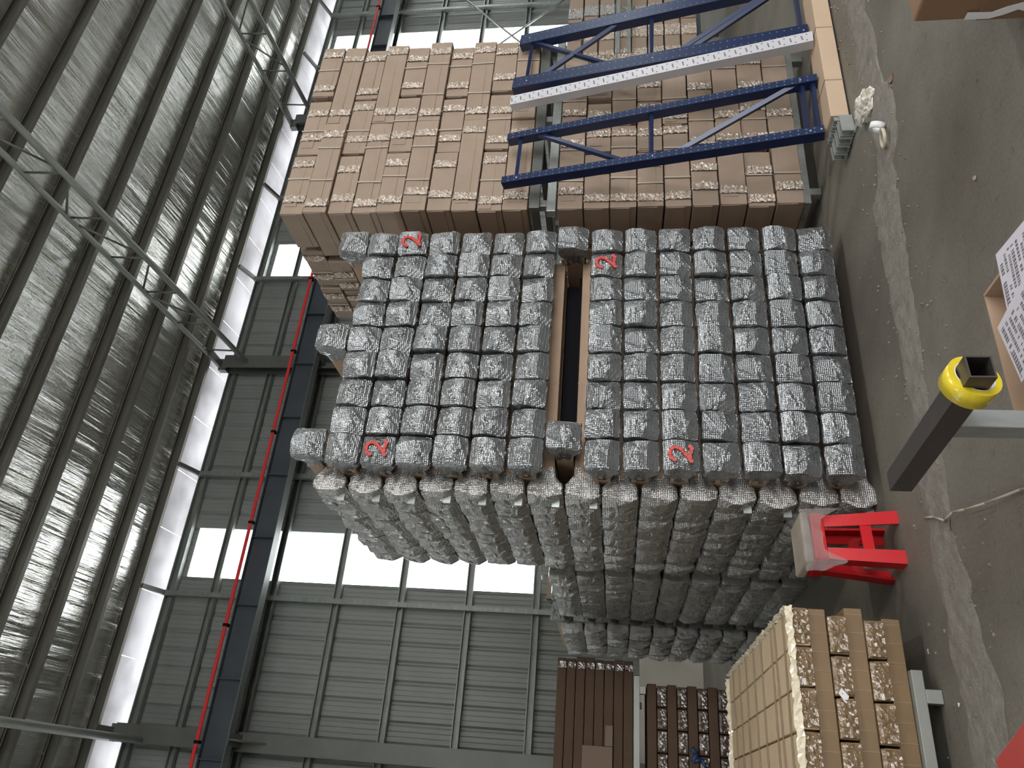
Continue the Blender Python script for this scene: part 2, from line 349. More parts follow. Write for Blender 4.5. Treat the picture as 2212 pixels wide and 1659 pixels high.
# brace rods
c = thing('wall_brace', 'crossed thin brace rods in front of the far right window strip', 'brace', (19.2, 13.8, 4.6))
MB().tube((1.8, 0, 2.1), (-1.3, 0, -.6), .025, 8).obj('rod', M['steel_lt'], c)
MB().tube((1.5, .06, -2.2), (-1.6, .06, .8), .025, 8).obj('rod', M['steel_lt'], c)

# ---------------------------------------------------------------- bubble wrapped beam bundles
def bubble_mesh(seed, w=.186, h=.206, wr=1.0, tail=True):
    rnd = random.Random(seed); bm = bmesh.new(); P = 64
    planes = [(0, 0, 0)]
    for k in range(5):
        a = rnd.uniform(0, 2*pi); sl = rnd.uniform(.2, .6); planes.append((cos(a)*sl, sin(a)*sl, -rnd.uniform(.035, .075)*sl))
    planes.append((rnd.uniform(-.1, .1), -.55, -.55*rnd.uniform(.03, .05)))
    creases = [(rnd.gauss(1.9, .55), rnd.uniform(-.08, .08), rnd.uniform(.006, .013), rnd.uniform(.004, .009)*rnd.choice((1, 1, -1)), rnd.uniform(-.1, .1), rnd.uniform(.10, .2)) for _ in range(6)]
    def fz(x, z):
        hgt = -max(0, max(a*x + c*z + d for a, c, d in planes[1:]))
        for th, off, wd, am, o2, ln in creases:
            q = x*cos(th)+z*sin(th)-off; r = -x*sin(th)+z*cos(th)-o2
            hgt += am*wr*max(0, 1-abs(q)/wd)*max(0, 1-abs(r)/ln)
        return hgt + .0015*wr*mnoise.noise(Vector((x*14, z*14, seed*3.1)))
    def rr(t, sx, sz, p=6):
        c, s = cos(t), sin(t); d = (abs(c)**p+abs(s)**p)**(-1/p); return c*d*w/2*sx, s*d*h/2*sz
    rings = []
    for s_ in (.05, .14, .23, .32, .41, .5, .59, .68, .77, .86, .93, .97):
        rings.append([(*rr(2*pi*i/P, s_, s_, 14 if s_ > .5 else 5), 0, 1) for i in range(P)])
    side = [(.006, 1.0, 1.0), (.02, 1.02, 1.02), (.045, 1.0, 1.01), (.075, 1.02, 1.0), (.10, .99, .98)]
    side += [(.115, .96, .88), (.145, .92, .66), (.17, .9, .585), (.21, .9, .56)]
    out = []
    for ring in rings: out.append([Vector((x, -fz(x, z)-.0, z)) for x, z, _, _ in ring])
    for y, sx, sz in side:
        row = []
        for i in range(P):
            t = 2*pi*i/P; x, z = rr(t, sx, sz, 14)
            nn = mnoise.noise(Vector((x*22+seed, y*30, z*22)))
            pl = .003*sin(i*pi*2/P*rnd.choice((9, 9, 9))+seed)*(1 if y > .1 else .3)
            k = 1 + (nn*(.04 if y < .03 else .10)+pl*4)*wr - .02*wr*abs(mnoise.noise(Vector((x*45+seed, y*25, z*45))))
            dep = -fz(x, z) if y < .03 else 0
            row.append(Vector((x*k, y + max(0, dep)*(.8 if y < .03 else 0) + nn*.004, z*k)))
        out.append(row)
    V = [[bm.verts.new(p) for p in r] for r in out]
    cen = bm.verts.new((0, -fz(0, 0), 0))
    for i in range(P): bm.faces.new((cen, V[0][(i+1) % P], V[0][i]))
    for a, c in zip(V, V[1:]):
        for i in range(P): bm.faces.new((a[i], a[(i+1) % P], c[(i+1) % P], c[i]))
    for f in bm.faces: f.smooth = True
    bmesh.ops.recalc_face_normals(bm, faces=bm.faces)
    bm.normal_update()
    for e_ in bm.edges:
        if len(e_.link_faces) == 2 and e_.calc_face_angle(0) > .42: e_.smooth = False
    me = bpy.data.meshes.new('bubble_wrap'); bm.to_mesh(me); bm.free(); return me
FR = [bubble_mesh(i) for i in range(9)]
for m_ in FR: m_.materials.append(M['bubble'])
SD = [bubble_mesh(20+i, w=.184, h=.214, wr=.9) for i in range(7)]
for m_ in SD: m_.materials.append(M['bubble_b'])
def sleeve_mesh(L, w=.165, h=.105):
    b = MB(); b.box(-w/2, w/2, .15, L, -h/2, h/2, .004); b.box(-w/2-.001, w/2+.001, L*.45, L*.45+.012, -h/2-.001, h/2+.001); return b.mesh('cardboard_sleeve', M['kraft'])
SL = sleeve_mesh(1.62); SLB = sleeve_mesh(1.75)
PLATE = MB().box(-.085, .0, -.012, .002, -.118, -.07, .002).mesh('end_plate', M['steel_lt'])
def tilde():
    b = MB(); pts = [Vector((-.014+.0035*i, -.006, .004*sin(i*pi/4))) for i in range(9)]; b.path(pts, .0016, 5); return b.mesh('ink_mark', M['inkb'])
TIL = tilde()
def ribbon2(s=.066):
    """painted figure 2"""
    pts = [(-.62, .55), (-.45, .85), (0, 1.0), (.45, .85), (.6, .5), (.45, .1), (0, -.35), (-.45, -.7), (-.62, -.85), (-.2, -.72), (.2, -.78), (.55, -.85), (.75, -.68)]
    b = MB(); P = [Vector((x*s, .000, z*s)) for x, z in pts]
    b.path(P, .0115, 8)
    for p in P: b.tube(p+Vector((0, -.0112, 0)), p+Vector((0, .011, 0)), .0116, 10)
    me = b.mesh('painted_number', M['spray']); me.transform(Matrix.Diagonal((1, .45, 1, 1))); return me
NUM = ribbon2()
nb = [0]
def bundle(kind, loc, rz, label, group, sleeve, tilt=0, parts=True, mesh=None, marks=True):
    t = thing('wrapped_beam_bundle', label, 'beam bundle', loc, rz, group); t.rotation_euler = (0, tilt, rz)
    me = mesh or random.choice(FR if kind == 'A' else SD)
    link('bubble_wrap', me, t)
    if sleeve: link('cardboard_sleeve', sleeve, t)
    nb[0] += 1
    if marks and kind == 'A' and random.random() < .45:
        k = link('ink_mark', TIL, t); k.location = (random.uniform(-.05, .05), -.003, random.uniform(-.07, -.05)); k.rotation_euler = (0, random.uniform(-.4, .4), 0)
    return t
PIT = .2245; Z0 = .197
Acol = lambda c: 1.812 + c*.197
rowA = {k: Z0+PIT*k for k in range(15)}
G1 = 'beam ends in the front of the tall silver stack'; G2 = 'beam ends in the left side of the tall silver stack'
NUMS = {(0, 12): 1, (8, 12): 1, (2, 4): 1, (8, 5): 1}
NUMS = {(0, 12), (8, 12), (0, 4+0), (8, 6)}
NUMS = {(0, 11+1), (8, 11+1), (0, 5-1), (7, 6)}
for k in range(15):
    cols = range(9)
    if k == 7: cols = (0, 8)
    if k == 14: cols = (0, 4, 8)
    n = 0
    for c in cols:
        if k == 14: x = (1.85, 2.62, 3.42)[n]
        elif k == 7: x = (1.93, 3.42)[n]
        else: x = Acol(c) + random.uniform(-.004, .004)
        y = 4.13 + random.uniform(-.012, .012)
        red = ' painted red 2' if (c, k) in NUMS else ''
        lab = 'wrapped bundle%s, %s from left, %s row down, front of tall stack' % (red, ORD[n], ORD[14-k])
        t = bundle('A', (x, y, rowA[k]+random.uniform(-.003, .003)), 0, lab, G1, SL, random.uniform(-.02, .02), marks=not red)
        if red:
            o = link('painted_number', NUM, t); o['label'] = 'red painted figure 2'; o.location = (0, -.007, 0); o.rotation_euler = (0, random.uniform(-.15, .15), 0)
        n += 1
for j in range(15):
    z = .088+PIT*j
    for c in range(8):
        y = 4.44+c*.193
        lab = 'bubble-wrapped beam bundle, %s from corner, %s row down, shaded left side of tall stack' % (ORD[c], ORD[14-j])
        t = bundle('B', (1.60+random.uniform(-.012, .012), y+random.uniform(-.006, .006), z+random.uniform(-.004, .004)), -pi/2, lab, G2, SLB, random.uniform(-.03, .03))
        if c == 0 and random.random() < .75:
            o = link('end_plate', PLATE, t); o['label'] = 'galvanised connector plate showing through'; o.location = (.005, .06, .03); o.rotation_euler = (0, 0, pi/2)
t = thing('gap_shade_block', 'black block standing in for shade in the gap halfway up the tall silver stack', 'pallet', (2.65, 5.3, 1.715))
MB().box(-.50, .62, -.78, .85, .0, .108, .004).obj('shade_fill', M['black'], t)  # black filler, puts the shade of the gap into a solid
MB().box(-.56, .66, -.83, -.78, .0, .02, .002).obj('shade_fill_edge', M['black'], t)
# lower stack behind it
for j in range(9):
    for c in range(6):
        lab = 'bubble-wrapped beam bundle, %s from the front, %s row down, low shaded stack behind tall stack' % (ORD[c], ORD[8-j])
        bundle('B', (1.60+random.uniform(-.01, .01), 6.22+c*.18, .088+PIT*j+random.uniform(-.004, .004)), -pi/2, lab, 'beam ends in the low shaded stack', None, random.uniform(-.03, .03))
def merged(name, items, label, cat):
    bm = bmesh.new()
    mats = []
    for me, mx in items:
        n0 = len(bm.verts); f0 = len(bm.faces); bm.from_mesh(me); bm.verts.ensure_lookup_table(); bm.faces.ensure_lookup_table()
        m_ = me.materials[0]
        if m_ not in mats: mats.append(m_)
        bmesh.ops.transform(bm, matrix=mx, verts=bm.verts[n0:])
        for f in bm.faces[f0:]: f.material_index = mats.index(m_)
    me = bpy.data.meshes.new(name); bm.to_mesh(me); bm.free()
    for m_ in mats: me.materials.append(m_)
    o = link(name, me); tag(o, label, cat, kind='stuff'); return o
RZ = Matrix.Rotation(-pi/2, 4, 'Z')
it = []
for j in range(9):
    for c in (6, 7): it.append((SD[(j*3+c) % 7], Matrix.Translation((1.60, 6.22+c*.18, .088+PIT*j)) @ RZ))
    it.append((SLB, Matrix.Translation((1.60, 6.22, .088+PIT*j)) @ RZ)); it.append((SLB, Matrix.Translation((1.60, 7.4, .088+PIT*j)) @ RZ))
    if j < 8:
        for c in range(2): it.append((FR[(j+c) % 9], Matrix.Translation((1.79+c*.2, 5.98, .2+PIT*j)))); it.append((SL, Matrix.Translation((1.79+c*.2, 5.98, .2+PIT*j))))
for j in range(9):
    for c in range(7): it.append((SD[(j*5+c) % 7], Matrix.Translation((1.53+.01*(c % 2), 8.0+c*.195, .088+PIT*j)) @ RZ))
    it.append((SLB, Matrix.Translation((1.53, 8.0, .088+PIT*j)) @ RZ)); it.append((SLB, Matrix.Translation((1.53, 9.2, .088+PIT*j)) @ RZ))
    for c in range(2): it.append((FR[(j+c) % 9], Matrix.Translation((1.72+c*.2, 7.82, .2+PIT*j)))); it.append((SL, Matrix.Translation((1.72+c*.2, 7.82, .2+PIT*j))))
merged('wrapped_beam_bundles', it, 'remaining bubble-wrapped beam bundles in the dim low stacks behind the tall silver stack', 'beam bundles')

# ---------------------------------------------------------------- carton bundles
cart_cache = {}
def carton_mesh(L, D, H, seed):
    key = (round(L, 2), round(D, 2), round(H, 3), seed)
    if key in cart_cache: return cart_cache[key]
    rnd = random.Random(seed*17+3); st = random.getstate(); random.seed(seed)
    b = MB(); nl = 2 + seed % 2
    hh = H/nl if seed % 3 == 0 else None
    b.box(-L/2, L/2, 0, D, 0, H, .006, jit=.003)
    # folded flap lines: thin overlapping sheets on the front and ends
    for k in range(rnd.choice((0, 1, 1))):
        z0 = rnd.uniform(.02, H*.45); z1 = H-rnd.uniform(.004, .03); x0 = -L/2+rnd.uniform(.0, .08); x1 = L/2-rnd.uniform(0, .08)
        b.box(x0, x1, -.003, .002, z0, z1, jit=.0015)
    for s in (-1, 1):
        b.box(min(s*L/2, s*(L/2+.006)), max(s*L/2, s*(L/2+.006)), .01, D-.01, H*.25, H*.95, jit=.002)
    me = b.mesh('carton', M['kraft_grey']); random.setstate(st); cart_cache[key] = me; return me
tb_cache = {}
def band_mesh(w, D, H, seed, m, side=False, bump=.004):
    """crumpled film band wrapped round a carton: a ring of quads with random radial crumple"""
    key = (round(w, 2), round(D, 2), round(H, 3), seed, m, side)
    if key in tb_cache: return tb_cache[key]
    rnd = random.Random(seed); bm = bmesh.new(); e = .010
    per = []
    n1, n2 = max(5, int(H/.012)), max(6, int(D/.03))
    for i in range(n1): per.append((-e, H*i/n1))
    for i in range(n2): per.append((D*i/n2, H+.002))
    for i in range(n1): per.append((D+e, H-H*i/n1))
    for i in range(n2): per.append((D-D*i/n2, -.002))
    nw = max(3, int(w/.012)); rows = []
    for k in range(nw+1):
        x = -w/2+w*k/nw; row = []
        for (y, z) in per:
            o = rnd.uniform(-bump, bump)
            dy = -1 if y < 0 else (1 if y > D else 0); dz = .3 if z > H else 0
            row.append(bm.verts.new((x+rnd.uniform(-.004, .004), y+dy*o, z+dz*o)))
        rows.append(row)
    for a, c in zip(rows, rows[1:]):
        n = len(a)
        for i in range(n): bm.faces.new((a[i], a[(i+1) % n], c[(i+1) % n], c[i]))
    bmesh.ops.recalc_face_normals(bm, faces=bm.faces)
    me = bpy.data.meshes.new('tape_band'); bm.to_mesh(me); bm.free(); me.materials.append(m); tb_cache[key] = me; return me
def strap_mesh(D, H):
    key = ('s', round(D, 2), round(H, 3))
    if key in tb_cache: return tb_cache[key]
    b = MB(); e = .011; b.box(-.006, .006, -e, -e+.003, 0, H+.003); b.box(-.006, .006, -e, D+e, H, H+.003); b.box(-.006, .006, D+e-.003, D+e, 0, H+.003)
    me = b.mesh('strap', M['strap']); tb_cache[key] = me; return me
def carton(loc, rz, L, D, H, label, group, seed, parts='ts', tilt=0):
    t = thing('carton_bundle', label, 'carton', loc, rz, group); t.rotation_euler = (0, tilt, rz)
    link('carton', carton_mesh(L, D, H, seed % 7), t)
    if 't' in parts:
        for s in ((-1, 1) if L > .3 else (0,)):
            o = link('tape_band', band_mesh(.075 if L > .3 else L*.8, D, H, seed % 5, M['tape'], bump=.006), t); o.location = (s*(L/2-random.uniform(.06, .19)), 0, 0)
    if 's' in parts and L > .3 and random.random() < .75:
        for s in ((-.18, .2) if L > .8 else (random.uniform(-.1, .1),)):
            o = link('strap', strap_mesh(D, H), t); o.location = (s*L+random.uniform(-.02, .02), 0, 0); o.rotation_euler = (0, random.uniform(-.03, .03), 0)
    return t
H = .197
def cartstack(x0, x1, y0, z0, rows, nm, depth=1.5):
    W = x1-x0
    for r in range(rows):
        z = z0+r*(H+.003); two = (r % 2 == 0)
        dn = rows-1-r
        n = 2 if two else 3
        widths = [W/2-.006]*2 if two else [W/3-.03]*3
        x = x0 + (0 if two else 0)
        for i in range(n):
            L = widths[i]-random.uniform(0, .015); gap = (0.004 if two else .012+random.uniform(0, .05))
            cx_ = x+L/2; x += L+gap+(.006 if two else .004)
            yy = y0+random.uniform(-.012, .012) + (0 if two else .006)
            lab = 'brown carton bundle, %s from left, %s row down, %s carton stack front' % (ORD[i], ORD[dn], nm)
            carton((cx_, yy, z), 0, L, .55 if two else .42, H-.004-random.uniform(0, .004), lab, 'carton bundles in the %s front' % nm, random.randrange(70), 'ts', random.uniform(-.006, .006))
        # left flank
        yst = y0 + (.60 if two else .48)
        n = 2; Ls = (depth-(yst-y0))/n
        for i in range(n):
            L = Ls-random.uniform(.01, .04)
            lab = 'brown carton bundle, %s behind the corner, %s row down, %s carton stack left flank' % (ORD[i], ORD[dn], nm)
            # long axis along Y : rotate -90 so that the front (-Y local) faces -X
            carton((x0+random.uniform(-.01, .012), yst+Ls*(i+.5), z), -pi/2, L, .5, H-.006, lab, 'carton bundles in the %s left flank' % nm, random.randrange(70), 'ts')
cartstack(3.95, 5.66, 4.45, .14, 9, 'lower')
cartstack(3.97, 5.93, 4.47, 2.16, 10, 'upper')
# red marks on one carton column
b = MB(); b.path([Vector((4.80, 4.425, 1.50)), Vector((4.86, 4.425, 1.42)), Vector((4.80, 4.425, 1.36)), Vector((4.88, 4.425, 1.30)), Vector((4.83, 4.425, 1.22))], .018, 6)
tag(b.obj('painted_mark', M['spray']), 'faded red painted squiggle on the lower cartons behind the blue frame', 'paint mark')
# steel stacking pallets under the two carton stacks
def pallet(name, x0, x1, y0, y1, z, leg, label, m='steel_lt'):
    t = thing('stacking_pallet', label, 'pallet', ((x0+x1)/2, (y0+y1)/2, z-leg)); cx_, cy_ = (x0+x1)/2, (y0+y1)/2
    q = lambda a, b_, c_, d_, e_, f_: MB().box(a-cx_, b_-cx_, c_-cy_, d_-cy_, e_, f_, .003)
    for yy in (y0, y1-.05): q(x0, x1, yy, yy+.05, leg-.05, leg).obj('rail', M[m], t)
    for xx in (x0, (x0+x1)/2-.02, x1-.05): q(xx, xx+.05, y0+.05, y1-.05, leg-.05, leg-.005).obj('cross_bar', M[m], t)
    for xx in (x0+.08, x1-.14):
        for yy in (y0+.0, y1-.06): q(xx, xx+.06, yy, yy+.06, 0, leg-.05).obj('foot', M[m], t)
    return t
pallet('p', 3.97, 5.62, 4.47, 5.9, .135, .13, 'low steel pallet on the floor under the lower carton stack')
# upper pallet between carton stacks with pale reflecting channel
t = thing('stacking_pallet', 'galvanised steel pallet between the lower and upper brown carton stacks', 'pallet', (4.8, 5.1, 1.945))
MB().box(-.85, 1.1, -.62, -.55, .0, .07, .004).obj('rail', M['steel_lt'], t)
MB().box(-.85, 1.1, -.66, -.62, .12, .20, .004).obj('rail', M['steel'], t)
MB().box(-.85, 1.1, .7, .76, .12, .20, .004).obj('rail', M['steel'], t)
for x in (-.83, -.1, .6, 1.05): MB().box(x, x+.05, -.62, .72, .13, .19, .003).obj('cross_bar', M['steel'], t)
for x in (-.8, .1, .95): MB().box(x, x+.06, -.62, -.56, .07, .13, .003).obj('foot', M['steel_lt'], t)
for x in (-.8, .1, .95): MB().box(x, x+.06, .66, .72, -.0, .13, .003).obj('foot', M['steel_lt'], t)

# ---------------------------------------------------------------- board-wrapped profile bundle on the floor
t = thing('wrapped_profile_bundle', 'long cardboard-wrapped bundle of steel profiles lying on the floor under the blue frames', 'profile bundle', (4.02, 3.71, 0))
MB().box(0, 1.9, 0, .20, .012, .125, .004).obj('cardboard_cover', mat('cover_board', (.50, .37, .26), .7, 0, var=.05), t)
for x in (.33, .86, 1.4): MB().box(x, x+.008, -.002, .202, .010, .128).obj('board_joint', M['edge'], t)
b = MB(); 
for i in range(4): b.beam((-.03-.01*i, .03+i*.047, .065), (.02, .03+i*.047, .065), [(-.018, -.04), (.018, -.04), (.018, .04), (.008, .04), (.008, -.03), (-.008, -.03), (-.008, .04), (-.018, .04)])
b.obj('profile_ends', M['steel_lt'], t)
# loose galvanised sheets beside it
t = thing('galvanised_channels', 'pile of loose galvanised channels on the floor at the end of the wrapped bundle', 'channel pile', (3.86, 3.80, 0), .08)
for i in range(4):
    MB().beam((-.02-.01*i, -.10+i*.055, .045+.004*i), (.13-.02*i, -.10+i*.055, .045+.004*i), [(-.025, -.04), (.025, -.04), (.025, .04), (.018, .04), (.018, -.033), (-.018, -.033), (-.018, .04), (-.025, .04)]).obj('channel', M['steel_lt'], t)
MB().box(-.04, .0, -.17, -.12, .0, .012).obj('end_tab', M['steel_lt'], t)

# ---------------------------------------------------------------- blue rack frames leaning on the cartons
def upright(p, q, wd, dp, m, name, parent, holes=True, facing=(0, -1, 0), hm=None, big=False):
    """open channel upright from p to q with punched holes on the face"""
    p, q = Vector(p), Vector(q); d = (q-p).normalized()
    b = MB(); b.beam(p, q, [(-wd/2, dp/2), (wd/2, dp/2), (wd/2, -dp/2), (wd/2-.004, -dp/2), (wd/2-.004, dp/2-.004), (-wd/2+.004, dp/2-.004), (-wd/2+.004, -dp/2), (-wd/2, -dp/2)], facing)
    if holes:
        L = (q-p).length; sd = d.cross(Vector(facing)).normalized(); u = sd.cross(d); hb = b; nf = len(b.bm.faces); k = .06
        while k < L-.04:
            for s in (-1, 1):
                cpt = p+d*k+sd*s*wd*.27 - u*(-1)*0
                for uu in (dp/2-.0002,):
                    c0 = cpt+u*uu
                    hb.tube(c0, c0+u*.001, .0055 if not big else .008, 8)
            k += .05 if not big else .075
        b.extra = [hm or M['slot']]; b.bm.faces.ensure_lookup_table()
        for f_ in b.bm.faces[nf:]: f_.material_index = 1
    return b.obj(name, m, parent)
def blueframe(label, pl, ql, pr, qr, wd, dp, rungs, diags, loc, facing):
    t = thing('rack_upright_frame', label, 'rack frame', loc)
    Lc = Vector(loc); P, Q, Rr, T = [Vector(v)-Lc for v in (pl, ql, pr, qr)]
    upright(P, Q, wd, dp, M['blue'], 'upright_post', t, facing=facing, hm=M['hole']); upright(Rr, T, wd, dp, M['blue'], 'upright_post', t, facing=facing, hm=M['hole'])
    at = lambda a, b_, f: a+(b_-a)*f
    f3 = Vector(facing)
    for f in rungs:
        MB().beam(at(P, Q, f), at(Rr, T, f), [(-.014, -.016), (.014, -.016), (.014, .016), (-.014, .016)], facing).obj('rung', M['blue'], t)
        MB().tube(at(P, Q, f)-f3*-.0, at(P, Q, f)+f3*(dp/2+.006), .006, 8).obj('bolt', M['white_up'], t)
    for f, g in diags:
        MB().beam(at(P, Q, f)+f3*.01, at(Rr, T, g)+f3*.01, [(-.017, -.014), (.017, -.014), (.017, .014), (-.017, .014)], facing).obj('diagonal_brace', M['blue'], t)
        MB().tube(at(Rr, T, g), at(Rr, T, g)+f3*(dp/2+.006), .006, 8).obj('bolt', M['white_up'], t)
    return t
M['hole'] = mat('punched_hole_see_through', (.17, .19, .26), .5)  # pale tone stands for brightness seen through open holes
fz_ = Vector((0, -cos(.21), sin(.21)*-1)); fz_.normalize()
face1 = (0, -.975, -.22)
blueframe('dark blue rack frame leaning on lower cartons, nearer one, narrow posts', (4.03, 3.86, .13), (4.11, 4.34, 2.34), (4.50, 3.84, .13), (4.56, 4.34, 2.33), .062, .075,
          (.015, .045, .505, .955), ((.445, .055), (.58, .90)), (4.25, 3.86, .13), face1)
blueframe('dark blue rack frame leaning on cartons, farther right with wide punched posts', (5.03, 3.87, .13), (5.20, 4.37, 2.34), (5.63, 3.87, .13), (5.76, 4.39, 2.32), .125, .075,
          (.02, .50, .955), ((.40, .03), (.44, .06), (.93, .60), (.62, .97)), (5.3, 3.86, .13), face1)
t = thing('steel_upright', 'single pale galvanised slotted upright leaning between the two blue frames', 'upright', (4.86, 3.79, .13))
P, Q = Vector((0, 0, 0)), Vector((.06, .51, 2.20))
o = upright(P, Q, .10, .07, M['white_up'], 'upright_post', t, holes=False, facing=face1)
b = MB(); d = (Q-P).normalized(); sd = d.cross(Vector(face1)).normalized(); u = sd.cross(d); k = .04
while k < 2.25:
    for s in (-.030, .030): c0 = P+d*k+sd*s+u*.0348; b.tube(c0, c0+u*.001, .006, 8)
    c0 = P+d*(k+.035)+u*.0348; b.poly([c0+sd*-.022-d*.012, c0+sd*.022-d*.004, c0+sd*.022+d*.006, c0+sd*-.022-d*.002], .001, u); k += .075
b.obj('punched_slots', M['slot'], t)

# ---------------------------------------------------------------- tan carton pallet in front left
h = .0835; zb = .125
PXR = .93; Yf = 3.92
def tan(loc, L, D, label, grp, tape, seed, seams=0, top=False):
    t = thing('packed_carton', label, 'carton', loc, 0, grp)
    b = MB(); b.box(-L/2, L/2, 0, D, 0, h-.003, .004, jit=.0015); b.obj('box', M['kraft_toplit'] if top else M['kraft_tan'], t)
    if tape:
        o = link('film_band', band_mesh(L*.92, .03, h-.006, seed % 4+40, M['tape_tan']), t); 
        b = MB(); b.box(L/2-.05, L/2-.0, -.008, 0, .004, h-.02, jit=.002); b.obj('flap', M['kraft_tan'], t)
    if seams:
        b = MB(); k = -L/2+.05
        while k < L/2-.02: b.box(k, k+.003, -.0015, .0, .002, h-.006); k += .085
        b.obj('crease_lines', M['edge'], t)
    return t
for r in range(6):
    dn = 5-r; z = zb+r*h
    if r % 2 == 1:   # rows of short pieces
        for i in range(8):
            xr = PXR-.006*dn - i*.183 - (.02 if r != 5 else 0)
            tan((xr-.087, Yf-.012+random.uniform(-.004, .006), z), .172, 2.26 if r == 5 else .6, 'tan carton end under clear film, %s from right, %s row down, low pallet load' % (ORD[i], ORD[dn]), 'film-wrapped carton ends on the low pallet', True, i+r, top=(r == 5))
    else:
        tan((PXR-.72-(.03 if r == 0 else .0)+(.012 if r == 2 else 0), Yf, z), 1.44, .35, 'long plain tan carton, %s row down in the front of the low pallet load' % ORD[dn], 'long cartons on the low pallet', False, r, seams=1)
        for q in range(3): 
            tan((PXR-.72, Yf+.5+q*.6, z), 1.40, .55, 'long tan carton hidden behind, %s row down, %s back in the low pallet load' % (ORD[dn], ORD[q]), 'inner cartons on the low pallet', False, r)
# straps over the top coloured as lit
b = MB(); ztp = zb+6*h
for i, y in enumerate((4.08, 4.32, 4.42, 4.75, 5.02, 5.32, 5.62, 5.92)):
    b.beam((PXR+.004, y, ztp+.003), (-.55, y+random.uniform(-.08, .08), ztp+.003), [(-.006, -.001), (.006, -.001), (.006, .002), (-.006, .002)])
tag(b.obj('strapping', M['strap_b']), 'brown strapping lines across the pale top of the low pallet load', 'strapping')
b = MB(); rnd = random.Random(3)
tag(link('edge_film', band_mesh(.02, .02, .02, 3, M['tape_tan'])), 'x', 'x'); bpy.data.objects.remove(bpy.data.objects['edge_film'])
bm = bmesh.new()
def filmstrip(p, q, wdv, n, amp):
    p, q, wdv = Vector(p), Vector(q), Vector(wdv); prev = None
    for i in range(n+1):
        f = i/n; c0 = p+(q-p)*f
        row = [bm.verts.new(c0+wdv*(k/3-.5)+Vector([rnd.uniform(-amp, amp) for _ in range(3)])) for k in range(4)]
        if prev:
            for k in range(3): bm.faces.new((prev[k], prev[k+1], row[k+1], row[k]))
        prev = row
filmstrip((PXR+.01, Yf-.018, ztp+.004), (-.55, Yf-.018, ztp+.004), (0, .02, .03), 90, .006)
filmstrip((PXR+.008, Yf, ztp+.004), (PXR+.01, Yf+2.25, ztp+.004), (.012, 0, .03), 90, .006)
filmstrip((PXR, Yf+2.26, ztp+.004), (-.5, Yf+2.27, ztp+.004), (0, .03, .03), 70, .008)
me = bpy.data.meshes.new('stretch_film'); bm.to_mesh(me); bm.free(); me.materials.append(mat('crumpled_stretch_film', (.75, .66, .5), .15, 0, spec=1))
tag(link('stretch_film', me), 'crumpled shiny stretch film along the top edges of the low pallet load', 'stretch film')
t = pallet('p', -.7, .67, 3.885, 6.0, zb-.003, zb-.005, 'blue-grey steel pallet with box feet under the low tan carton load', 'tube')
b = MB(); b.poly([(.50, Yf-.016, .42), (.54, Yf-.016, .40), (.575, Yf-.018, .43), (.55, Yf-.016, .445), (.53, Yf-.017, .43)], .004, Vector((0, -1, 0)))
tag(b.obj('torn_paper_scrap', M['white']), 'small torn white scrap stuck to the front of the low pallet load', 'paper scrap')

# ---------------------------------------------------------------- dark brown carton stacks behind on the left
YD = 7.0
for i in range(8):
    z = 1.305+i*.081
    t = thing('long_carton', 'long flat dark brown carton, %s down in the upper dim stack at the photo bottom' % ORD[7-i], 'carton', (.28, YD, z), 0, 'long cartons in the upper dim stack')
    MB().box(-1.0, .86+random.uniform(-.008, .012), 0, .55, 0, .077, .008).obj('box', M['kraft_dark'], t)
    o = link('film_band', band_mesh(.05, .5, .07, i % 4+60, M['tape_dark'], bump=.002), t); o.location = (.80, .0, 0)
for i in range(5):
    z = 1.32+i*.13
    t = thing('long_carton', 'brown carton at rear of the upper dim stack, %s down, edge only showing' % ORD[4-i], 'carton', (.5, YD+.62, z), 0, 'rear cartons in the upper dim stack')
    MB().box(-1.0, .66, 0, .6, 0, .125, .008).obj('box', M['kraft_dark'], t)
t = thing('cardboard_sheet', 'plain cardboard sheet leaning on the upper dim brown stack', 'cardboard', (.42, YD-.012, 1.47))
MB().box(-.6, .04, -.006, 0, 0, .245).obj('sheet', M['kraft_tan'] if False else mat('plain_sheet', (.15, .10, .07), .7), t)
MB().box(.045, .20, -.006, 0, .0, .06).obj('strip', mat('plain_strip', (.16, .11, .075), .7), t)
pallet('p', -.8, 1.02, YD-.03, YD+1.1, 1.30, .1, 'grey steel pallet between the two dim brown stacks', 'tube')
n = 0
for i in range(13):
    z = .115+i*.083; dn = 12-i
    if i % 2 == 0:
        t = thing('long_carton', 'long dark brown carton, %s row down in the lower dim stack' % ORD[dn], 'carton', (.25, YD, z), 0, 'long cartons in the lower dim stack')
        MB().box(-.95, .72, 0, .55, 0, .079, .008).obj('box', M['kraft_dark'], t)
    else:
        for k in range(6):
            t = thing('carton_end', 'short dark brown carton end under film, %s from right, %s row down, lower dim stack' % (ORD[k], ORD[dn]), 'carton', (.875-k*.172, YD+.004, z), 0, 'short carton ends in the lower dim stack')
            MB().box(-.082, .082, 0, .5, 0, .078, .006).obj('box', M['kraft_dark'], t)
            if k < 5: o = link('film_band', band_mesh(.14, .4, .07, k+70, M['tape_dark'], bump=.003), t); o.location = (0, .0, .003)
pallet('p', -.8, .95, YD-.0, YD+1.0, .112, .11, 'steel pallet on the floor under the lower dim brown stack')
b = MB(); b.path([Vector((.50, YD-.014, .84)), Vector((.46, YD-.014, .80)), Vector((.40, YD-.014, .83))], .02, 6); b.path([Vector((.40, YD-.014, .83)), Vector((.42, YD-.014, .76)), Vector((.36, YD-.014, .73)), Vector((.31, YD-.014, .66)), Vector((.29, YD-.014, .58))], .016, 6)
b.path([Vector((.26+.03*cos(a*pi/4), YD-.014, .58+.035*sin(a*pi/4))) for a in range(9)], .014, 6)
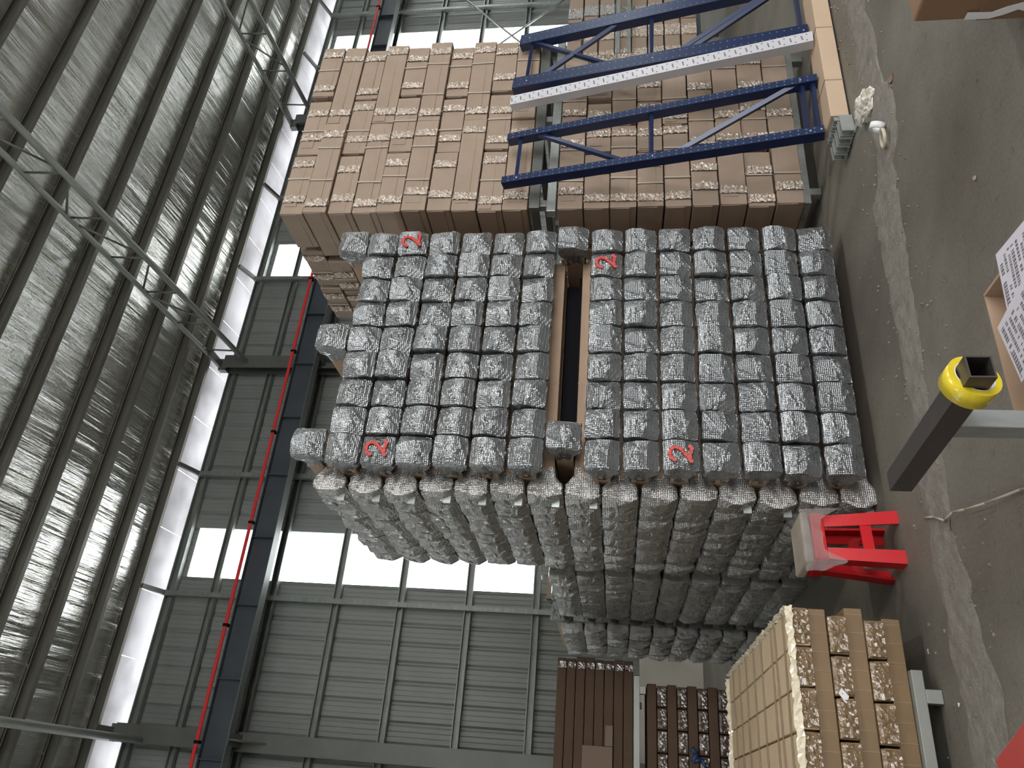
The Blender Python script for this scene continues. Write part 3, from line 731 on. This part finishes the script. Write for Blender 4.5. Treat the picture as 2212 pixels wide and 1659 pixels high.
tag(b.obj('painted_mark', M['blues']), 'dark blue painted mark on the lower dim brown stack', 'paint mark')

# ---------------------------------------------------------------- distant racked goods at the right
def far():
    X0, Y0 = 7.9, 7.2
    for i in range(3):
        for j in range(8):
            z = .45+j*.225
            t = thing('film_wrapped_carton', 'distant carton bundle in clear film, %s from left, %s row down, far right pile' % (ORD[i], ORD[7-j]), 'carton', (X0+.5+i*.95, Y0+random.uniform(-.03, .03), z), 0, 'cartons in the far right pile')
            MB().box(-.43, .43, 0, .8, .004, .208, .01, jit=.004).obj('carton', M['kraft_grey'], t)
            for s in (-.25, .2): o = link('film_band', band_mesh(.22, .7, .204, (i+j) % 5, M['tape'] if i != 2 else M['bubble_b'], bump=.006), t); o.location = (s, 0, .003)
    pallet('p', X0, X0+2.8, Y0, Y0+.9, .44, .44, 'steel stacking frame under the far right pile of wrapped cartons', 'crane')
    t = thing('storage_rack', 'dark post frame with punched pale strips beside the far right pile', 'rack frame', (X0-.1, Y0-.1, 0))
    for x in (0, 2.9): MB().box(x, x+.06, 0, .06, 0, 2.3, .004).obj('post', M['crane'], t)
    for z in (1.35, 1.5): MB().box(.06, 2.9, 0, .04, z, z+.05).obj('bar', M['steel_lt'], t)
far()

# ---------------------------------------------------------------- red stool with wrapped pad
def stool():
    t = thing('plastic_stool', 'red plastic stool in front of the shaded left side of the silver stack', 'stool', (1.335, 4.20, 0), .12)
    W, D, Hs = .148, .145, .42; tx, ty = .118, .105
    for sx in (-1, 1):
        for sy in (-1, 1):
            bm_ = MB(); n = 8; rows = []
            # angle-section leg: an L plan swept from top to foot, flared
            for k in range(n+1):
                f = k/n; cx_ = (tx+(W-tx)*f)*sx; cy_ = (ty+(D-ty)*f)*sy; zz = Hs*(1-f); a = .062+.012*f; th = .012
                pl = [(0, 0), (-a*sx, 0), (-a*sx, -th*sy), (-th*1.5*sx, -th*1.5*sy), (-th*sx, -a*sy), (0, -a*sy)]
                rows.append([bm_.bm.verts.new((cx_+x, cy_+y, zz)) for x, y in pl])
            for a, c in zip(rows, rows[1:]):
                for i in range(6): bm_.bm.faces.new((a[i], a[(i+1) % 6], c[(i+1) % 6], c[i]))
            bm_.bm.faces.new(rows[0]); bm_.bm.faces.new(rows[-1][::-1]); bm_.obj('leg', M['redp'], t)
    z0 = .14
    def cross(axis, s, z, hgt, lab):
        b = MB(); f = 1-z/Hs; wx, wy = tx+(W-tx)*f-.004, ty+(D-ty)*f-.004; r = .035
        # bar with filleted ends drawn as an outline in the side plane
        Lh = (wx if axis == 'x' else wy)-.03; pts = []
        for k in range(5): a = k*pi/8; pts.append((Lh-r+ r*sin(a), -hgt/2-r+r*cos(a)))
        up_ = [(x, y) for x, y in pts]
        out = [(-x, y) for x, y in up_[::-1]] + up_ + [(x, -y) for x, y in up_[::-1]] + [(-x, -y) for x, y in up_]
        P = []
        for x, y in out:
            P.append(Vector((x, s*wy, z+y)) if axis == 'x' else Vector((s*wx, x, z+y)))
        nv = Vector((0, -s, 0)) if axis == 'x' else Vector((-s, 0, 0))
        b.poly(P, .012, nv); b.obj(lab, M['redp'], t)
    cross('x', -1, .165, .055, 'crossbar'); cross('x', 1, .165, .055, 'crossbar')
    b = MB(); b.box(-tx-.012, tx+.012, -ty-.012, ty+.012, Hs-.002, Hs+.018, .006); b.obj('seat', M['redp'], t)
    b = MB()
    for s in (-1, 1): b.box(-tx-.012, tx+.012, s*(ty+.008)-.006, s*(ty+.008)+.006, Hs-.05, Hs, .003); b.box(s*(tx+.008)-.006, s*(tx+.008)+.006, -ty-.01, ty+.01, Hs-.05, Hs, .003)
    b.obj('apron', M['redp'], t)
    p = thing('foam_pad', 'grey-beige foam pad in bubble sheet lying on the red stool', 'pad', (1.335, 4.20, Hs+.019), .12)
    b = MB(); b.box(-.14, .14, -.118, .12, 0.001, .05, .012, jit=.006); b.obj('pad', mat('foam_stack', (.30, .255, .20), .8, 0, [('noise', 30, .3, .01, (1, 1, 6))], var=.15, vscale=8), p)
    # translucent sheet hanging over the front with a pointed corner on the left
    bm_ = bmesh.new(); nx_, nz_ = 26, 12; rows = []
    for i in range(nx_+1):
        f = i/nx_; x = -.205+.35*f; drop = .10 if .33 < f < .8 else (.10+.12*(.33-f)/.33*(1.6 if f > .08 else 1.2) if f <= .33 else .10+.10*(f-.8)/.2)
        if f < .15: drop *= .35+f/.15*.65
        row = []
        for k in range(nz_+1):
            g = k/nz_; row.append(bm_.verts.new((x, -.137-.006*sin(f*17+g*5)-.02*g, .056-drop*g+.003*sin(f*31))))
        rows.append(row)
    for a, c in zip(rows, rows[1:]):
        for k in range(nz_): f_ = bm_.faces.new((a[k], a[k+1], c[k+1], c[k])); f_.smooth = True
    me = bpy.data.meshes.new('bubble_sheet'); bm_.to_mesh(me); bm_.free(); me.materials.append(M['film']); link('bubble_sheet', me, p)
stool()

# ---------------------------------------------------------------- foreground steel tube stand with tape roll
t = thing('steel_tube_stand', 'dark square steel tube stand in the near foreground with a galvanised leg', 'stand', (.975, 1.97, 0), .07)
a = .031; zt = .60; y0, y1 = -.27, .36
b = MB(); L_ = a*.86
for s in (-1, 1): b.box(s*a if s < 0 else L_, -L_ if s < 0 else a, y0, y1, zt-a, zt+a)
b.box(-L_, L_, y0, y1, zt+L_, zt+a); b.box(-L_, L_, y0, y1, zt-a, zt-L_); b.box(-L_, L_, y0+.25, y0+.26, zt-L_, zt+L_)
b.obj('cross_tube', M['tubeb'], t)
MB().box(-.027, .027, -.03, .03, 0, zt-a-.001, .003).obj('leg', mat('galvanised_leg', (.42, .44, .43), .35, .6, var=.2, vscale=9, stretch=(1, 1, .3)), t)
t = thing('tape_roll', 'roll of yellow tape hanging on the end of the steel tube', 'tape roll', (1.0, 1.757, .590)); 
def ring(mb, ro, ri, wd, n=48):
    V = []
    for rad, yy in ((ro, 0), (ro, wd), (ri, wd), (ri, 0)):
        V.append([mb.bm.verts.new((rad*cos(2*pi*i/n), yy, rad*sin(2*pi*i/n))) for i in range(n)])
    for k in range(4):
        for i in range(n):
            f = mb.bm.faces.new((V[k][i], V[k][(i+1) % n], V[(k+1) % 4][(i+1) % n], V[(k+1) % 4][i])); f.smooth = k in (0, 2)
b = MB(); ring(b, .064, .0485, .052); b.obj('tape', M['yellow'], t)
b = MB(); ring(b, .0482, .0462, .052); b.obj('core', M['white'], t)
b = MB()
for i in range(4): b.box(-.048+i*.0, -.046, .006+i*.01, .011+i*.01, -.044, -.028)
t.rotation_euler = (.16, 0, .22)

# ---------------------------------------------------------------- open box of papers
t = thing('open_carton', 'open brown cardboard box on the floor holding printed sheets', 'box', (1.30, 1.93, 0))
hx, hy, hz = .235, .25, .30; th = .005
for nm, c_ in (('side_panel', (-hx, -hx+th, -hy, hy, 0, hz)), ('side_panel', (hx-th, hx, -hy, hy, 0, hz)), ('side_panel', (-hx, hx, -hy, -hy+th, 0, hz)), ('side_panel', (-hx, hx, hy-th, hy, 0, hz)), ('bottom', (-hx+th, hx-th, -hy+th, hy-th, 0, .006))):
    MB().box(*c_).obj(nm, M['kraft'], t)
MB().poly([(hx, -hy, hz), (hx, hy, hz), (hx+.03, hy-.03, hz-.07), (hx+.03, -hy+.03, hz-.07)], .004, Vector((1, 0, .2))).obj('flap', M['kraft'], t)
def sheet(loc, rot, name, lab):
    s = thing(name, lab, 'paper', loc); s.rotation_euler = rot
    MB().box(-.105, .105, -.148, .148, 0, .002).obj('page', M['paper'], s)
    b = MB(); rnd = random.Random(len(lab))
    for r in range(11):
        y = .12-r*.023; x = -.09
        while x < .08:
            wd = rnd.uniform(.003, .009)
            if rnd.random() < .75: b.box(x, x+wd, y, y+.012 if r % 3 else y+.016, .002, .0024)
            x += wd+.0035
    b.obj('print', M['ink'], s)
    MB().box(-.098, .0, .136, .139, .002, .0024).obj('ruled_line', M['ink'], s)
sheet((1.39, 1.80, .365), (0, 0, -.10), 'printed_sheet', 'upper printed sheet with rows of text sticking out of the open box')
sheet((1.235, 1.845, .372), (0, 0, .22), 'printed_sheet', 'lower printed sheet with rows of text lying in the open box')
MB_ = MB(); MB_.box(1.085, 1.51, 1.70, 2.15, .01, .30); tag(MB_.obj('paper_stack', M['paper']), 'stack of pale paper filling the open box under the printed sheets', 'paper') if False else MB_.bm.free()

# ---------------------------------------------------------------- brown box upper right with white tape
t = thing('closed_carton', 'brown cardboard box on the floor at the upper right corner with peeling white tape', 'box', (2.78, 1.62, 0))
MB().box(-.29, .29, -.27, .27, 0, .45, .008).obj('box', mat('brown_box_board', (.235, .135, .075), .6, 0, var=.05), t)
MB().box(-.297, -.29, -.22, .27, .02, .25, .003).obj('flap', mat('brown_flap', (.20, .115, .065), .6), t)
b = MB(); pts = [(.262, .29), (.235, .288), (.238, .21), (.220, .17), (.205, .12), (.222, .07), (.245, .09), (.232, .13), (.25, .17), (.262, .21)]
b.poly([Vector((-.2985, y, z)) for y, z in pts], .002, Vector((-1, 0, 0))); b.obj('tape', M['white'], t)

# ---------------------------------------------------------------- red and clear wrapped thing lower right
t = thing('wrapped_red_package', 'red-striped package in crumpled clear film at the bottom right corner', 'package', (.02, 2.22, 0), .35)
MB().box(-.26, .20, -.30, .20, 0, .47, .015, jit=.008).obj('package', mat('dusty_film_package', (.25, .20, .18), .3, 0, [('fold', 14, .6, .02, A1)], var=.3, vscale=6), t)
MB().box(.10, .206, -.306, .06, .0, .476, .004).obj('red_panel', mat('red_panel', (.45, .05, .04), .35), t)
MB().box(.085, .10, -.308, .206, .0, .478, .004, jit=.004).obj('seam_tape', M['tape_tan'], t)

# ---------------------------------------------------------------- floor dirt and litter
bm = bmesh.new(); rnd = random.Random(5); prev = None
for i in range(160):
    x = -.6+i*.055
    yc = 3.50+.06*sin(x*1.3) - (.13 if x > 3.2 else 0) ; wdt = .15+.03*sin(x*2.1+1)
    row = []
    for k in range(7):
        f = k/6; e = mnoise.noise(Vector((x*3, f*3, 0)))*.10+mnoise.noise(Vector((x*21, f*5, 4)))*.05 if k in (0, 6) else 0
        z = .0008 if k in (0, 6) else .004+.006*abs(mnoise.noise(Vector((x*9, f*9, 3))))
        row.append(bm.verts.new((x, yc+(f-.5)*2*wdt+e, z)))
    if prev:
        for k in range(6): bm.faces.new((prev[k], row[k], row[k+1], prev[k+1]))
    prev = row
bmesh.ops.recalc_face_normals(bm, faces=bm.faces)
me = bpy.data.meshes.new('cement_dust_strip'); bm.to_mesh(me); bm.free(); me.materials.append(M['dirt'])
tag(link('cement_dust_strip', me), 'gritty strip of cement dust and dirt across the concrete floor', 'dirt', kind='stuff')
b = MB()
for _ in range(420):
    x = rnd.uniform(.2, 6); y = 3.45+rnd.gauss(0, .22); r = rnd.uniform(.002, .007)
    b.box(x, x+r*rnd.uniform(1, 2.5), y, y+r, .0, r*.8+.004, mx=None, jit=r*.4)
tag(b.obj('grit_crumbs', M['dirt']), 'scattered grit crumbs over the floor around the dust strip', 'grit', kind='stuff')
# crumpled plastic bag
bm = bmesh.new(); bmesh.ops.create_icosphere(bm, subdivisions=4, radius=.09)
for v in bm.verts:
    n_ = mnoise.noise(v.co*26)*.5+mnoise.noise(v.co*60)*.3; v.co *= 1+n_*.55; v.co.x *= 1.5; v.co.z = max(-.0, v.co.z*.75+.03)
me = bpy.data.meshes.new('plastic_bag'); bm.to_mesh(me); bm.free(); me.materials.append(mat('clear_crumpled_plastic', (.62, .58, .5), .15, 0, [('noise', 40, 1, .01, A1)], spec=1))
o = link('plastic_bag', me); o.scale = (.8, .8, .8); o.location = (3.78, 3.42, 0); o.rotation_euler = (0, 0, 1.9); tag(o, 'crumpled clear plastic bag on the floor beside the wrapped profile bundle', 'plastic bag')
def rollring(loc, rot, ro, ri, wd, m, name, lab, cat):
    b = MB(); ring(b, ro, ri, wd); o = b.obj(name, m); o.location = loc; o.rotation_euler = rot; tag(o, lab, cat)
rollring((3.38, 3.33, .062), (0, 0, .7), .0, .0, .0, M['white'], 'x', 'x', 'x') if False else None
rollring((3.47, 3.27, .040), (.25, 0, 1.1), .040, .033, .036, M['white'], 'tape_core', 'white empty tape core lying near the plastic bag', 'tape core')
rollring((3.36, 3.27, .020), (1.35, 0, .3), .055, .045, .018, mat('cream_tape', (.55, .50, .38), .5), 'masking_tape_ring', 'cream masking tape ring lying flat beside the white core', 'tape roll')
b = MB(); b.path([Vector(p) for p in ((1.335, 3.71, .01), (1.30, 3.60, .012), (1.245, 3.49, .012), (1.235, 3.35, .03), (1.20, 3.22, .035), (1.165, 3.05, .03), (1.13, 2.81, .012), (1.05, 2.5, .01))], .0055, 6)
tag(b.obj('packing_strap', M['wood']), 'loose pale packing strap lying on the floor near the steel tube stand', 'strap')
leaf = mat('dead_leaf', (.22, .14, .09), .7)
for (x, y, r, m_, nm, lab, cat) in ((3.62, 3.09, .035, leaf, 'dry_leaf', 'dry brown leaf on the floor right of the tape rings', 'leaf'), (2.41, 2.58, .014, M['strap'], 'litter_chip', 'tiny pale chip on the bare floor in the middle foreground', 'litter'),
                                    (.77, 3.94+.02, .014, M['strap'], 'litter_chip', 'tiny brown chip on the floor near the low pallet load', 'litter'), (.512, 3.72, .008, M['white'], 'litter_chip', 'tiny white chip on the floor before the pallet foot', 'litter')):
    b = MB(); pts = [(r*cos(q*pi/4)*rnd.uniform(.6, 1.3), r*sin(q*pi/4)*rnd.uniform(.5, 1.1)) for q in range(8)]
    b.poly([Vector((x+p_[0], y+p_[1], .001+rnd.uniform(0, .006))) for p_ in pts], .004, Vector((0, 0, 1))); tag(b.obj(nm, m_), lab, cat)
